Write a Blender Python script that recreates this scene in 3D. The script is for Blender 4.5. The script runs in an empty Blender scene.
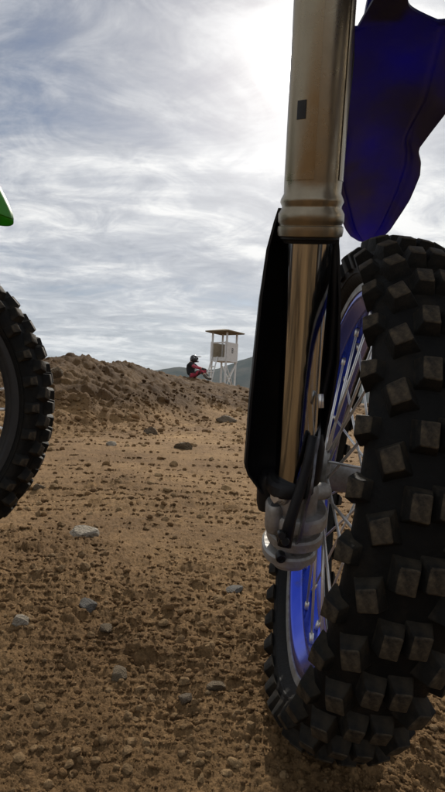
import bpy, bmesh, math, random
import numpy as np
from mathutils import Vector, Matrix, Euler
random.seed(7); rng = np.random.default_rng(7)
sc = bpy.context.scene
COL = sc.collection

# ------------------------------------------------------------------ camera
FPX, CX, CY = 500.0, 222.5, 396.0          # focal length and centre in photo pixels (445 x 792)
ROLL, CAMH = math.radians(3.0), 0.452
RV = Vector((math.cos(ROLL), 0, math.sin(ROLL))); UV = Vector((-math.sin(ROLL), 0, math.cos(ROLL))); FV = Vector((0, 1, 0))
CAM = Vector((0, 0, CAMH))
cd = bpy.data.cameras.new('camera'); cam = bpy.data.objects.new('camera', cd); COL.objects.link(cam)
cam.matrix_world = Matrix(((RV.x, UV.x, -FV.x, CAM.x), (RV.y, UV.y, -FV.y, CAM.y), (RV.z, UV.z, -FV.z, CAM.z), (0, 0, 0, 1)))
cd.sensor_fit = 'VERTICAL'; cd.sensor_height = 24; cd.lens = 24 * FPX / 792
cd.clip_start = 0.02; cd.clip_end = 20000
sc.camera = cam
def c2w(x, d, u): return CAM + RV * x + FV * d + UV * u          # camera space (right, depth, up) -> world
def at(px, py, d): return c2w((px - CX) / FPX * d, d, (CY - py) / FPX * d)
def ray(px, py): return (at(px, py, 1) - CAM).normalized()

# ------------------------------------------------------------------ sky, sun, exposure
SUN = ray(299, 62)
EL = math.asin(SUN.z); AZ = math.atan2(SUN.x, SUN.y)
w = bpy.data.worlds.new('World'); sc.world = w; w.use_nodes = True
NT = w.node_tree; NT.nodes.clear()
def nn(t, **k):
    n = NT.nodes.new(t)
    for a, b in k.items(): setattr(n, a, b)
    return n
def ln(a, b): NT.links.new(a, b)
def wmath(op, a, b=None, c=None, clamp=False):
    n = nn('ShaderNodeMath', operation=op); n.use_clamp = clamp
    for i, v in enumerate((a, b, c)):
        if v is None: continue
        if isinstance(v, (int, float)): n.inputs[i].default_value = v
        else: ln(v, n.inputs[i])
    return n.outputs[0]
def wramp(v, pts):
    n = nn('ShaderNodeValToRGB'); ln(v, n.inputs[0]); e = n.color_ramp.elements
    while len(e) < len(pts): e.new(0.5)
    for q, (p, c) in zip(e, pts): q.position = p; q.color = (c, c, c, 1) if isinstance(c, (int, float)) else (*c, 1)
    return n.outputs[0]
sky = nn('ShaderNodeTexSky', sky_type='NISHITA'); sky.sun_disc = False
sky.sun_elevation = EL; sky.sun_rotation = AZ; sky.air_density = 1.0; sky.dust_density = 1.0; sky.altitude = 600
tc = nn('ShaderNodeTexCoord'); sep = nn('ShaderNodeSeparateXYZ'); ln(tc.outputs['Generated'], sep.inputs[0])
zz = wmath('ADD', wmath('MAXIMUM', sep.outputs[2], 0.0), 0.17)
px_ = wmath('DIVIDE', sep.outputs[0], zz); py_ = wmath('DIVIDE', sep.outputs[1], zz)
cmb = nn('ShaderNodeCombineXYZ'); ln(px_, cmb.inputs[0]); ln(py_, cmb.inputs[1])
def wnoise(scale, rot, st, detail, rough, dist, loc=(0, 0, 0)):
    m = nn('ShaderNodeMapping'); ln(cmb.outputs[0], m.inputs[0]); m.inputs['Rotation'].default_value = (0, 0, math.radians(rot)); m.inputs['Scale'].default_value = (*st, 1); m.inputs['Location'].default_value = loc
    t = nn('ShaderNodeTexNoise'); ln(m.outputs[0], t.inputs[0]); t.inputs['Scale'].default_value = scale; t.inputs['Detail'].default_value = detail
    t.inputs['Roughness'].default_value = rough; t.inputs['Distortion'].default_value = dist
    return t.outputs[0]
n_big = wnoise(0.55, 20, (1, 1.2), 6, 0.55, 0.6, (3.1, 1.7, 0))
n_str = wnoise(1.3, -28, (0.7, 1.5), 8, 0.62, 1.0, (0.6, 4.2, 0))
n_fin = wnoise(4.4, -20, (0.9, 1.2), 9, 0.66, 0.8, (7, 2, 0))
mixn = wmath('ADD', wmath('ADD', wmath('MULTIPLY', n_big, 0.38), wmath('MULTIPLY', n_str, 0.44)), wmath('MULTIPLY', n_fin, 0.18))
cover = wramp(mixn, [(0.34, 0.0), (0.45, 0.78), (0.58, 1.0)])
shade = wramp(wmath('ADD', wmath('MULTIPLY', n_fin, 0.45), wmath('MULTIPLY', n_str, 0.55)), [(0.37, (0.37, 0.385, 0.43)), (0.49, (0.62, 0.635, 0.67)), (0.60, (1.0, 1.0, 0.99))])
sv = nn('ShaderNodeCombineXYZ')
for i in range(3): sv.inputs[i].default_value = SUN[i]
dt = nn('ShaderNodeVectorMath', operation='DOT_PRODUCT'); ln(tc.outputs['Generated'], dt.inputs[0]); ln(sv.outputs[0], dt.inputs[1])
dp = wmath('MAXIMUM', dt.outputs['Value'], 0.0)
thin = wmath('SUBTRACT', 1.25, wmath('MULTIPLY', n_fin, 0.7))
glow = wmath('ADD', wmath('MULTIPLY', wmath('POWER', dp, 2500.0), 30.0), wmath('ADD', wmath('MULTIPLY', wmath('POWER', dp, 55.0), 0.75), wmath('MULTIPLY', wmath('POWER', dp, 7.0), 0.22)))
glow = wmath('MULTIPLY', glow, thin)
gcol = nn('ShaderNodeVectorMath', operation='SCALE'); gcol.inputs[0].default_value = (1.0, 0.95, 0.87); ln(glow, gcol.inputs['Scale'])
shn = nn('ShaderNodeVectorMath', operation='SCALE'); ln(shade, shn.inputs[0]); shn.inputs['Scale'].default_value = 1.0
addc = nn('ShaderNodeVectorMath', operation='ADD'); ln(shn.outputs[0], addc.inputs[0]); ln(gcol.outputs[0], addc.inputs[1])
bgS = nn('ShaderNodeBackground'); ln(sky.outputs[0], bgS.inputs[0]); bgS.inputs[1].default_value = 0.065
bgC = nn('ShaderNodeBackground'); ln(addc.outputs[0], bgC.inputs[0]); bgC.inputs[1].default_value = 0.9
mx = nn('ShaderNodeMixShader'); ln(cover, mx.inputs[0]); ln(bgS.outputs[0], mx.inputs[1]); ln(bgC.outputs[0], mx.inputs[2])
wo = nn('ShaderNodeOutputWorld'); ln(mx.outputs[0], wo.inputs[0])

sl = bpy.data.lights.new('sun', 'SUN'); sl.energy = 4.0; sl.angle = math.radians(0.6); sl.color = (1.0, 0.93, 0.82)
so = bpy.data.objects.new('sun', sl); COL.objects.link(so); so.rotation_euler = SUN.to_track_quat('Z', 'Y').to_euler(); so.location = (0, 0, 30)
vs = sc.view_settings; vs.view_transform = 'Standard'; vs.look = 'None'; vs.gamma = 1; vs.use_curve_mapping = False; vs.exposure = 0.0

# ------------------------------------------------------------------ helpers
def mat(name, col, rough=0.6, metal=0.0, noise=None, bump=None, spec=0.5, extra=None):
    """noise = (scale, colour2, lo, hi); bump = (scale, strength, distance)"""
    m = bpy.data.materials.new(name); m.use_nodes = True; nt = m.node_tree; b = nt.nodes['Principled BSDF']
    b.inputs['Base Color'].default_value = (*col, 1); b.inputs['Roughness'].default_value = rough; b.inputs['Metallic'].default_value = metal
    b.inputs['Specular IOR Level'].default_value = spec
    tc = nt.nodes.new('ShaderNodeTexCoord')
    if noise:
        t = nt.nodes.new('ShaderNodeTexNoise'); t.inputs['Scale'].default_value = noise[0]; t.inputs['Detail'].default_value = 6; t.inputs['Roughness'].default_value = 0.65
        nt.links.new(tc.outputs['Object'], t.inputs[0])
        r = nt.nodes.new('ShaderNodeValToRGB'); r.color_ramp.elements[0].position = noise[2]; r.color_ramp.elements[1].position = noise[3]
        r.color_ramp.elements[0].color = (*col, 1); r.color_ramp.elements[1].color = (*noise[1], 1)
        nt.links.new(t.outputs[0], r.inputs[0]); nt.links.new(r.outputs[0], b.inputs['Base Color'])
        rr = nt.nodes.new('ShaderNodeMapRange'); rr.inputs[1].default_value = noise[2]; rr.inputs[2].default_value = noise[3]; rr.inputs[3].default_value = rough; rr.inputs[4].default_value = min(1, rough + 0.25)
        nt.links.new(t.outputs[0], rr.inputs[0]); nt.links.new(rr.outputs[0], b.inputs['Roughness'])
    if bump:
        t2 = nt.nodes.new('ShaderNodeTexNoise'); t2.inputs['Scale'].default_value = bump[0]; t2.inputs['Detail'].default_value = 8
        nt.links.new(tc.outputs['Object'], t2.inputs[0])
        bp = nt.nodes.new('ShaderNodeBump'); bp.inputs['Strength'].default_value = bump[1]; bp.inputs['Distance'].default_value = bump[2]
        nt.links.new(t2.outputs[0], bp.inputs['Height']); nt.links.new(bp.outputs[0], b.inputs['Normal'])
    return m
def link(name, me, m=None, parent=None, M=None, smooth=True):
    if m is not None and not me.materials: me.materials.append(m)
    if smooth:
        me.polygons.foreach_set('use_smooth', [True] * len(me.polygons))
    o = bpy.data.objects.new(name, me); COL.objects.link(o)
    if parent is not None: o.parent = parent
    if M is not None: o.matrix_local = M
    return o
def tag(o, label=None, cat=None, group=None, kind=None):
    for k, v in (('label', label), ('category', cat), ('group', group), ('kind', kind)):
        if v: o[k] = v
    return o
def empty(name, loc):
    o = bpy.data.objects.new(name, None); COL.objects.link(o); o.location = loc; o.empty_display_size = 0.05; return o
def pyd(name, v, f): me = bpy.data.meshes.new(name); me.from_pydata([tuple(p) for p in v], [], f); me.update(); return me
def tube_geo(pts, rad, n=10, closed=False, cap=True):
    """swept tube; rad scalar or list"""
    pts = [Vector(p) for p in pts]; N = len(pts); v = []; f = []
    up = None
    for i, p in enumerate(pts):
        a = pts[(i - 1) % N] if (closed or i > 0) else p; b = pts[(i + 1) % N] if (closed or i < N - 1) else p
        t = (b - a).normalized()
        if up is None: up = t.orthogonal().normalized()
        up = (up - t * up.dot(t)).normalized(); s = t.cross(up)
        r = rad[i] if isinstance(rad, (list, tuple)) else rad
        for k in range(n):
            an = 2 * math.pi * k / n; v.append(p + (up * math.cos(an) + s * math.sin(an)) * r)
    for i in range(N if closed else N - 1):
        j = (i + 1) % N
        for k in range(n): f.append((i * n + k, i * n + (k + 1) % n, j * n + (k + 1) % n, j * n + k))
    if cap and not closed: f.append(tuple(range(n))[::-1]); f.append(tuple(range((N - 1) * n, N * n)))
    return v, f
def tube(name, pts, rad, m, parent=None, n=10, closed=False, M=None):
    v, f = tube_geo(pts, rad, n, closed); return link(name, pyd(name, v, f), m, parent, M)
def lathe_geo(prof, n=48, closed=False):
    """prof = (radius, z) about z"""
    v = []; f = []; P = len(prof)
    for k in range(n):
        a = 2 * math.pi * k / n
        for r, z in prof: v.append((r * math.cos(a), r * math.sin(a), z))
    for k in range(n):
        k2 = (k + 1) % n
        for i in range(P if closed else P - 1):
            j = (i + 1) % P; f.append((k * P + i, k2 * P + i, k2 * P + j, k * P + j))
    return v, f
def lathe(name, prof, m, parent=None, M=None, n=48, closed=False, axis='z', sm=True):
    v, f = lathe_geo(prof, n, closed)
    if axis == 'x': v = [(z, x, y) for x, y, z in v]
    me = pyd(name, v, f); bm = bmesh.new(); bm.from_mesh(me); bmesh.ops.recalc_face_normals(bm, faces=bm.faces); bm.to_mesh(me); bm.free()
    o = link(name, me, m, parent, M)
    if sm: me.set_sharp_from_angle(angle=math.radians(40))
    return o
def box_me(name, sx, sy, sz, bev=0.0, seg=2, taper=1.0, loc=(0, 0, 0)):
    bm = bmesh.new(); bmesh.ops.create_cube(bm, size=1)
    for q in bm.verts:
        k = taper if q.co.z > 0 else 1.0
        q.co = Vector((q.co.x * sx * k, q.co.y * sy * k, q.co.z * sz)) + Vector(loc)
    if bev: bmesh.ops.bevel(bm, geom=list(bm.edges), offset=bev, segments=seg, affect='EDGES', profile=0.5)
    me = bpy.data.meshes.new(name); bm.to_mesh(me); bm.free(); return me
def box(name, sx, sy, sz, m, parent=None, M=None, bev=0.0, taper=1.0, loc=(0, 0, 0)):
    return link(name, box_me(name, sx, sy, sz, bev, 2, taper, loc), m, parent, M, smooth=False)
def frameM(o, x, y, z): return Matrix(((x[0], y[0], z[0], o[0]), (x[1], y[1], z[1], o[1]), (x[2], y[2], z[2], o[2]), (0, 0, 0, 1)))
def alongM(o, z, yhint):
    z = Vector(z).normalized(); y = Vector(yhint); y = (y - z * y.dot(z)).normalized(); return frameM(o, y.cross(z), y, z)
T = Matrix.Translation
def smooth01(t): t = np.clip(t, 0, 1); return t * t * (3 - 2 * t)

# vectorised gradient noise -------------------------------------------------
_perm = rng.permutation(512); _ang = rng.random(512) * 2 * math.pi
def pnoise(x, y):
    xi = np.floor(x).astype(np.int64); yi = np.floor(y).astype(np.int64); xf = x - xi; yf = y - yi
    def g(ix, iy, dx, dy):
        h = _perm[(_perm[ix & 511] + iy) & 511]; a = _ang[h]; return np.cos(a) * dx + np.sin(a) * dy
    u = xf * xf * xf * (xf * (xf * 6 - 15) + 10); v = yf * yf * yf * (yf * (yf * 6 - 15) + 10)
    a = g(xi, yi, xf, yf); b = g(xi + 1, yi, xf - 1, yf); c = g(xi, yi + 1, xf, yf - 1); d = g(xi + 1, yi + 1, xf - 1, yf - 1)
    return (a * (1 - u) + b * u) * (1 - v) + (c * (1 - u) + d * u) * v
def fbm(x, y, s, o=4, gain=0.5):
    r = 0; a = 1
    for i in range(o): r = r + a * pnoise(x / s + 17.3 * i, y / s - 9.1 * i); s *= 0.5; a *= gain
    return r
def billow(x, y, s, o=3):
    r = 0; a = 1
    for i in range(o): r = r + a * (0.5 - np.abs(pnoise(x / s + 31.7 * i, y / s + 11.9 * i))); s *= 0.5; a *= 0.55
    return r

# ------------------------------------------------------------------ terrain
def dirpix(px, py):
    d = ray(px, py); return math.atan2(d.x, d.y), d.z / math.hypot(d.x, d.y)
_cr = [(-900, 366), (-400, 360), (-120, 356), (0, 357), (40, 359), (62, 356), (90, 358), (112, 362), (130, 362), (150, 368), (170, 373), (190, 376), (212, 380), (240, 386), (270, 392), (340, 402), (445, 412), (800, 440)]
_cd = [13, 12, 10.5, 10.5, 10.8, 11, 11.8, 13, 14, 15.5, 17.5, 19.0, 20, 21, 21, 20, 18, 17]
_caz = np.array([dirpix(*p)[0] for p in _cr]); _cel = np.array([dirpix(*p)[1] for p in _cr]); _cd = np.array(_cd, float)
YAW2 = math.radians(11); F2 = Vector((math.cos(YAW2), math.sin(YAW2), 0))
LW = at(52.5, 411, 1.07) - F2 * .342     # left wheel axle
def domes(x, y, cell, seed, dens=0.8):
    xs = x / cell; ys = y / cell; xi = np.floor(xs).astype(np.int64); yi = np.floor(ys).astype(np.int64); out = np.zeros_like(xs)
    for dx in (-1, 0, 1):
        for dy in (-1, 0, 1):
            ix = xi + dx; iy = yi + dy; h = _perm[(_perm[(ix + seed) & 511] + iy * 7) & 511]; h2 = _perm[(h + 131) & 511]; h3 = _perm[(h2 + 57) & 511]
            cx = ix + h / 512; cy = iy + h2 / 512; u = h3 / 512
            rr = 0.18 + 0.42 * u * u; a = (h2 % 64) / 64 * 3.14; ex = (xs - cx) * np.cos(a) + (ys - cy) * np.sin(a); ey = (ys - cy) * np.cos(a) - (xs - cx) * np.sin(a)
            q = 1 - (ex * ex + (1.5 * ey) ** 2) / (rr * rr)
            out = np.maximum(out, np.where((q > 0) & (((h * 3 + h3) % 512) < dens * 512), rr * np.sqrt(np.maximum(q, 0)) ** 0.8, 0))
    return out * cell
def H(x, y, fine=True):
    x = np.asarray(x, float); y = np.asarray(y, float)
    r = np.hypot(x, y); az = np.arctan2(x, y)
    d = np.interp(az, _caz, _cd); el = np.interp(az, _caz, _cel)
    wob = fbm(x, y, 6.0, 3) * 0.9
    behind = smooth01((np.abs(az) - 1.2) / 0.5)
    zc = (CAMH + d * el) * (1 - behind)
    # a lower shelf on the slope at the right, a steeper broken face at the left
    left = smooth01((-az - 0.12) / 0.2) * (1 - behind)
    q = r / d + 0.025 * wob; t = 0.50 * smooth01((q - 0.38 - 0.10 * left) / (0.17 + .02 * left)) + 0.50 * smooth01((q - 0.66) / 0.34)
    z = zc * t
    z = z + left * 0.08 * np.exp(-((r - 7.6 - 0.5 * wob) / 0.9) ** 2) + (1 - left) * (1 - behind) * 0.10 * np.exp(-((r - 9.0 - 0.8 * wob) / 1.1) ** 2)
    past = np.clip((r - d) / 12, 0, 1); z = z - 0.25 * smooth01(past) * (1 - behind) * (zc > 0.3)
    # roughness
    bw = smooth01((q - .36) / .2) * (1 - smooth01((r - 26) / 20))
    z = z + bw * (0.15 * fbm(x, y, 2.2, 5, .6) + 0.16 * (billow(x, y, 0.9, 4) - .45) + 0.10 * fbm(x + 7, y * 2.2, 0.7, 3)) * (0.65 + 0.3 * left)
    near = 1 - smooth01((r - 20) / 40)
    z = z + near * 0.035 * fbm(x + 5, y, 1.1, 2) * smooth01((r - 1.0) / 1.2)
    z = z + (LW.z - .338) * np.exp(-(((x - LW.x) / 0.5) ** 2 + ((y - LW.y) / 0.5) ** 2))
    z = z + 0.012 * np.exp(-(((x - 0.12) / 0.09) ** 2 + ((y - 0.74) / 0.16) ** 2))
    if fine:
        patch = smooth01(0.5 + 1.6 * fbm(x + 2.3, y + 8.1, 0.55, 3))        # churned / packed patches
        amp = near * (0.20 + 0.65 * patch)
        z = z + amp * (0.018 * fbm(x, y, 0.22, 5, .6) + 0.010 * (billow(x, y, 0.11, 4) - 0.45))
        wx = x + 0.010 * pnoise(x / .03, y / .03) + 0.004 * pnoise(x / .011, y / .011); wy = y + 0.010 * pnoise(x / .03 + 50, y / .03) + 0.004 * pnoise(x / .011, y / .011 + 40)
        n1 = 1 - smooth01((r - 2.5) / 3); n2 = 1 - smooth01((r - 6) / 6); cp = 0.12 + 0.70 * patch
        z = z + n2 * cp * 0.45 * domes(wx, wy, .075, 3, .35) + n1 * cp * 0.55 * domes(wx, wy, .034, 11, .55) + n1 * 0.6 * domes(wx, wy, .017, 29, .6) * (0.25 + 0.55 * patch)
        f1 = smooth01((r - 3) / 4) * near; bx = x + .06 * pnoise(x / .2, y / .2); by = y + .06 * pnoise(x / .2 + 9, y / .2)
        z = z + f1 * (0.25 * domes(bx, by, .42, 41, .45) + 0.55 * domes(bx, by, .19, 53, .7) + 0.5 * domes(bx, by, .09, 67, .7)) * (0.40 + 0.5 * bw) - 0.11 * bw
        z = z + near * 0.003 * pnoise(x / 0.011, y / 0.011) + near * 0.004 * pnoise(x / 0.027, y / 0.027) + rng.normal(0, 1, x.shape) * near * np.clip(.0010 * r, .0005, .0013) * (1 + 2.0 * bw)
    return z
def rows():
    a = 1 / np.linspace(1 / 0.34, 1 / 5.0, 540)
    b = np.geomspace(5.05, 30, 330); c = np.geomspace(32, 4000, 40)
    return np.concatenate([a, b, c])
RR = rows()
AA = np.radians(np.concatenate([np.linspace(-180, -62, 60), np.linspace(-60, -36, 90), np.linspace(-35.8, 33, 540), np.linspace(33.5, 60, 80), np.linspace(62, 178, 58)]))
R2, A2 = np.meshgrid(RR, AA, indexing='ij'); GX = R2 * np.sin(A2); GY = R2 * np.cos(A2); GZ = H(GX, GY)
nr, na = R2.shape
verts = np.stack([GX, GY, GZ], -1).reshape(-1, 3); verts = np.vstack([verts, [[0, 0, 0.0]]])
i0, j0 = np.meshgrid(np.arange(nr - 1), np.arange(na), indexing='ij'); j1 = (j0 + 1) % na
quads = np.stack([i0 * na + j0, (i0 + 1) * na + j0, (i0 + 1) * na + j1, i0 * na + j1], -1).reshape(-1, 4)[:, ::-1]
def fastmesh(name, v, q, k):
    me = bpy.data.meshes.new(name); me.vertices.add(len(v)); me.vertices.foreach_set('co', np.asarray(v, np.float32).ravel())
    me.loops.add(q.size); me.loops.foreach_set('vertex_index', q.astype(np.int32).ravel()); me.polygons.add(len(q))
    me.polygons.foreach_set('loop_start', np.arange(0, q.size, k, dtype=np.int32)); me.update(calc_edges=True); me.validate(); return me
def soil_mat(name, clod=False):
    m = bpy.data.materials.new(name); m.use_nodes = True; nt = m.node_tree; b = nt.nodes['Principled BSDF']; L = nt.links.new
    g = nt.nodes.new('ShaderNodeNewGeometry')
    def noise(s, d=6, r=0.6):
        t = nt.nodes.new('ShaderNodeTexNoise'); t.inputs['Scale'].default_value = s; t.inputs['Detail'].default_value = d; t.inputs['Roughness'].default_value = r; L(g.outputs['Position'], t.inputs[0]); return t.outputs[0]
    def ramp(v, a, ca, bb, cb):
        q = nt.nodes.new('ShaderNodeValToRGB'); q.color_ramp.elements[0].position = a; q.color_ramp.elements[1].position = bb; q.color_ramp.elements[0].color = (*ca, 1); q.color_ramp.elements[1].color = (*cb, 1); L(v, q.inputs[0]); return q.outputs[0]
    def mix(f, a, bb, mode='MIX'):
        q = nt.nodes.new('ShaderNodeMix'); q.data_type = 'RGBA'; q.blend_type = mode
        if isinstance(f, float): q.inputs[0].default_value = f
        else: L(f, q.inputs[0])
        L(a, q.inputs[6]); L(bb, q.inputs[7]); return q.outputs[2]
    c1 = ramp(noise(1.3), 0.35, (0.205, 0.127, 0.061), 0.68, (0.370, 0.243, 0.120))
    broad_tone = ramp(noise(0.35, 7, .65), 0.42, (0.80, 0.78, 0.76), 0.60, (1.06, 1.06, 1.06)); c1 = mix(1.0, c1, broad_tone, 'MULTIPLY')
    # shade on the backlit bank is painted into the soil colour, darker with height
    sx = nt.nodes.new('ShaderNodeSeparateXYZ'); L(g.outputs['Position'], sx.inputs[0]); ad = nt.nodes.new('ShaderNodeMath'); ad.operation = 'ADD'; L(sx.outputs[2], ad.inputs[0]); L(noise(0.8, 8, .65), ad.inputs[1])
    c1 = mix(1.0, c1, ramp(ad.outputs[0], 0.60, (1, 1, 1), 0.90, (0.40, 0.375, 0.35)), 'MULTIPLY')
    c2 = ramp(noise(28), 0.30, (0.74, 0.72, 0.70), 0.72, (1.22, 1.2, 1.18))
    c = mix(1.0, c1, c2, 'MULTIPLY')
    c3 = ramp(noise(190, 4), 0.35, (0.72, 0.70, 0.68), 0.65, (1.25, 1.22, 1.18))
    c = mix(0.8, c, c3, 'MULTIPLY')
    if clod:
        rnd = nt.nodes.new('ShaderNodeNewGeometry').outputs['Random Per Island']
        cr = nt.nodes.new('ShaderNodeValToRGB'); e = cr.color_ramp.elements
        for p, col in ((0.2, (0.85, 0.83, 0.82)), (0.8, (1.1, 1.08, 1.05)), (0.93, (1.2, 1.25, 1.3))):
            q = e.new(p); q.color = (*col, 1)
        e[0].color = (0.7, 0.67, 0.65, 1); e[-1].color = (1.5, 1.7, 2.0, 1); L(rnd, cr.inputs[0])
        c = mix(1.0, c, cr.outputs[0], 'MULTIPLY')
    L(c, b.inputs['Base Color']); b.inputs['Roughness'].default_value = 0.95; b.inputs['Specular IOR Level'].default_value = 0.15
    bp = nt.nodes.new('ShaderNodeBump'); bp.inputs['Strength'].default_value = 0.8; bp.inputs['Distance'].default_value = 0.006; L(noise(220, 9, 0.75), bp.inputs['Height'])
    bp2 = nt.nodes.new('ShaderNodeBump'); bp2.inputs['Strength'].default_value = 0.7; bp2.inputs['Distance'].default_value = 0.022; L(noise(48, 7, 0.65), bp2.inputs['Height']); L(bp.outputs[0], bp2.inputs['Normal']); L(bp2.outputs[0], b.inputs['Normal'])
    return m
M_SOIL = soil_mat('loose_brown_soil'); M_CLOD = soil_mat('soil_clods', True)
gme = fastmesh('ground', verts, quads, 4)
bm = bmesh.new(); bm.from_mesh(gme); bm.verts.ensure_lookup_table()
cidx = len(verts) - 1
for j in range(na): bm.faces.new((bm.verts[cidx], bm.verts[(j + 1) % na], bm.verts[j]))
bm.to_mesh(gme); bm.free()
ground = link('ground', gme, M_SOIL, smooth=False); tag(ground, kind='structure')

# far hills
def hills(name, prof, dist, depth, m, seed):
    az = np.linspace(dirpix(-1300, 396)[0], dirpix(1900, 396)[0], 260)
    pa = np.array([dirpix(*p)[0] for p in prof]); pe = np.array([dirpix(*p)[1] for p in prof])
    nrw = 26; v = []
    for i in range(nrw):
        t = i / (nrw - 1); r = dist - depth / 2 + depth * t
        pk = np.interp(az, pa, pe) * dist + CAMH
        env = math.sin(math.pi * t) ** 0.9
        gul = fbm(az * 14 + seed, np.full_like(az, t * 2.2), 1.0, 5) * (0.35 if t < 0.5 else 0.2) * math.sin(math.pi * t) * (1 - env ** 6)
        z = pk * (env + gul) * (1 + 0.02 * fbm(az * 60 + seed, np.zeros_like(az), 1, 3)) - 2
        v.append(np.stack([r * np.sin(az), r * np.cos(az), z], -1))
    v = np.concatenate(v); n = len(az); i0, j0 = np.meshgrid(np.arange(nrw - 1), np.arange(n - 1), indexing='ij')
    q = np.stack([i0 * n + j0, i0 * n + j0 + 1, (i0 + 1) * n + j0 + 1, (i0 + 1) * n + j0], -1).reshape(-1, 4)
    return tag(link(name, fastmesh(name, v, q, 4), m), kind='structure')
M_HILL = mat('hill_scrub', (0.050, 0.055, 0.040), 1.0, 0, (0.012, (0.11, 0.10, 0.075), 0.4, 0.65), None, 0.0)
hills('hills', [(-1500, 366), (-600, 372), (0, 373), (150, 371), (178, 367.5), (198, 370), (216, 369.5), (237, 362.5), (256, 356.5), (300, 345), (345, 352), (400, 362), (600, 385), (1200, 420), (2000, 450)], 2200, 1500, M_HILL, 3.0)

# ------------------------------------------------------------------ stones and clods
def rock_me(name, seed, sub=2, planes=11, rough=0.06, flat=0.75, hr=(0.55, 0.95)):
    r = random.Random(seed); bm = bmesh.new(); bmesh.ops.create_icosphere(bm, subdivisions=sub, radius=1)
    pl = []
    for i in range(planes):
        d = Vector((r.gauss(0, 1), r.gauss(0, 1), r.gauss(0, 1))).normalized(); pl.append((d, r.uniform(*hr)))
    for q in bm.verts:
        n = q.co.normalized(); s = 1.0
        for d, h in pl:
            c = n.dot(d)
            if c > 0.05: s = min(s, h / c)
        q.co = n * s * (1 + r.uniform(-rough, rough)); q.co.z *= flat
    me = bpy.data.meshes.new(name); bm.to_mesh(me); bm.free(); return me
def rock_np(seed, sub, flat=0.75):
    me = rock_me('tmp', seed, sub, 9, 0.10, flat); v = np.array([p.co[:] for p in me.vertices]); f = np.array([p.vertices[:] for p in me.polygons]); bpy.data.meshes.remove(me); return v, f
protoA = [rock_np(100 + i, 2) for i in range(10)]; protoB = [rock_np(200 + i, 1) for i in range(10)]
def scatter(n, ymin, ymax, pxmin, pxmax, power, xr=(-30, 480)):
    """pixel-uniform placement on the ground: returns x, y, radius"""
    out = []
    px = rng.uniform(*xr, n); py = ymin + (ymax - ymin) * rng.random(n)
    sz = pxmin * (pxmax / pxmin) ** (rng.random(n) ** power)
    return px, py, sz
def ground_hit(px, py):
    """vectorised march of camera rays on to the coarse terrain"""
    q = np.array([RV[:]]) * ((np.asarray(px, float) - CX) / FPX)[:, None] + np.array([FV[:]]) + np.array([UV[:]]) * ((CY - np.asarray(py, float)) / FPX)[:, None]
    D = q / np.linalg.norm(q, axis=1)[:, None]
    ts = np.concatenate([1 / np.linspace(1 / 0.4, 1 / 5, 120), np.geomspace(5.05, 26, 130)])
    hit = np.full(len(px), np.nan); todo = np.arange(len(px)); prev = 0.3
    for t in ts:
        P = D[todo] * t; below = (P[:, 2] + CAMH) < H(P[:, 0], P[:, 1], False)
        hit[todo[below]] = (t + prev) / 2; todo = todo[~below]; prev = t
        if not len(todo): break
    return hit, D
def clod_field(name, n, ymin, ymax, pxmin, pxmax, power, protos, seed, sink=0.25):
    px, py, sz = scatter(n, ymin, ymax, pxmin, pxmax, power); hit, D = ground_hit(px, py)
    ok = ~np.isnan(hit); hit = hit[ok]; D = D[ok]; sz = sz[ok]
    x = D[:, 0] * hit; y = D[:, 1] * hit
    cl = fbm(x + 2.3, y + 8.1, 0.55, 3) + 0.7 * fbm(x, y, 2.5, 2)
    keep = rng.random(len(x)) < np.clip(0.70 + 1.2 * cl, 0.20, 1); x, y, sz, hit = x[keep], y[keep], sz[keep], hit[keep]
    rad = sz / 2 * hit / FPX
    z = H(x, y); V = []; F = []; off = 0; which = rng.integers(len(protos), size=len(x))
    for p, (pv, pf) in enumerate(protos):
        I = np.where(which == p)[0]; a = rng.uniform(0, 6.28, len(I)); ca, sa = np.cos(a)[:, None], np.sin(a)[:, None]; sc3 = rad[I, None] * rng.uniform(0.7, 1.25, (len(I), 3))
        q = pv[None] * sc3[:, None, :]
        q = np.stack([q[..., 0] * ca - q[..., 1] * sa + x[I, None], q[..., 0] * sa + q[..., 1] * ca + y[I, None], q[..., 2] + (z[I] + rad[I] * sink)[:, None]], -1)
        V.append(q.reshape(-1, 3)); F.append((pf[None] + (off + np.arange(len(I)) * len(pv))[:, None, None]).reshape(-1, 3)); off += len(I) * len(pv)
    me = fastmesh(name, np.concatenate(V), np.concatenate(F), 3)
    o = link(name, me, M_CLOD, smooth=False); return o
tag(clod_field('dirt_crumbs', 34000, 385, 800, 1.1, 4.8, 1.7, protoB, 1), 'fine brown dirt crumbs and gravel strewn over the ground', 'gravel', kind='stuff')
tag(clod_field('dirt_clods', 2200, 362, 800, 3.5, 8.0, 2.2, protoA, 2), 'loose brown dirt clods scattered over the churned ground', 'clods', kind='stuff')
clod_protos = [rock_me('dirt_clod', 300 + i, 2, 10, 0.09, 0.78) for i in range(8)]
for me in clod_protos: me.materials.append(M_CLOD)
px, py, sz = scatter(150, 390, 790, 7.0, 12.5, 2.4, (-5, 300)); hit, D = ground_hit(px, py)
n_c = 0
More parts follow.
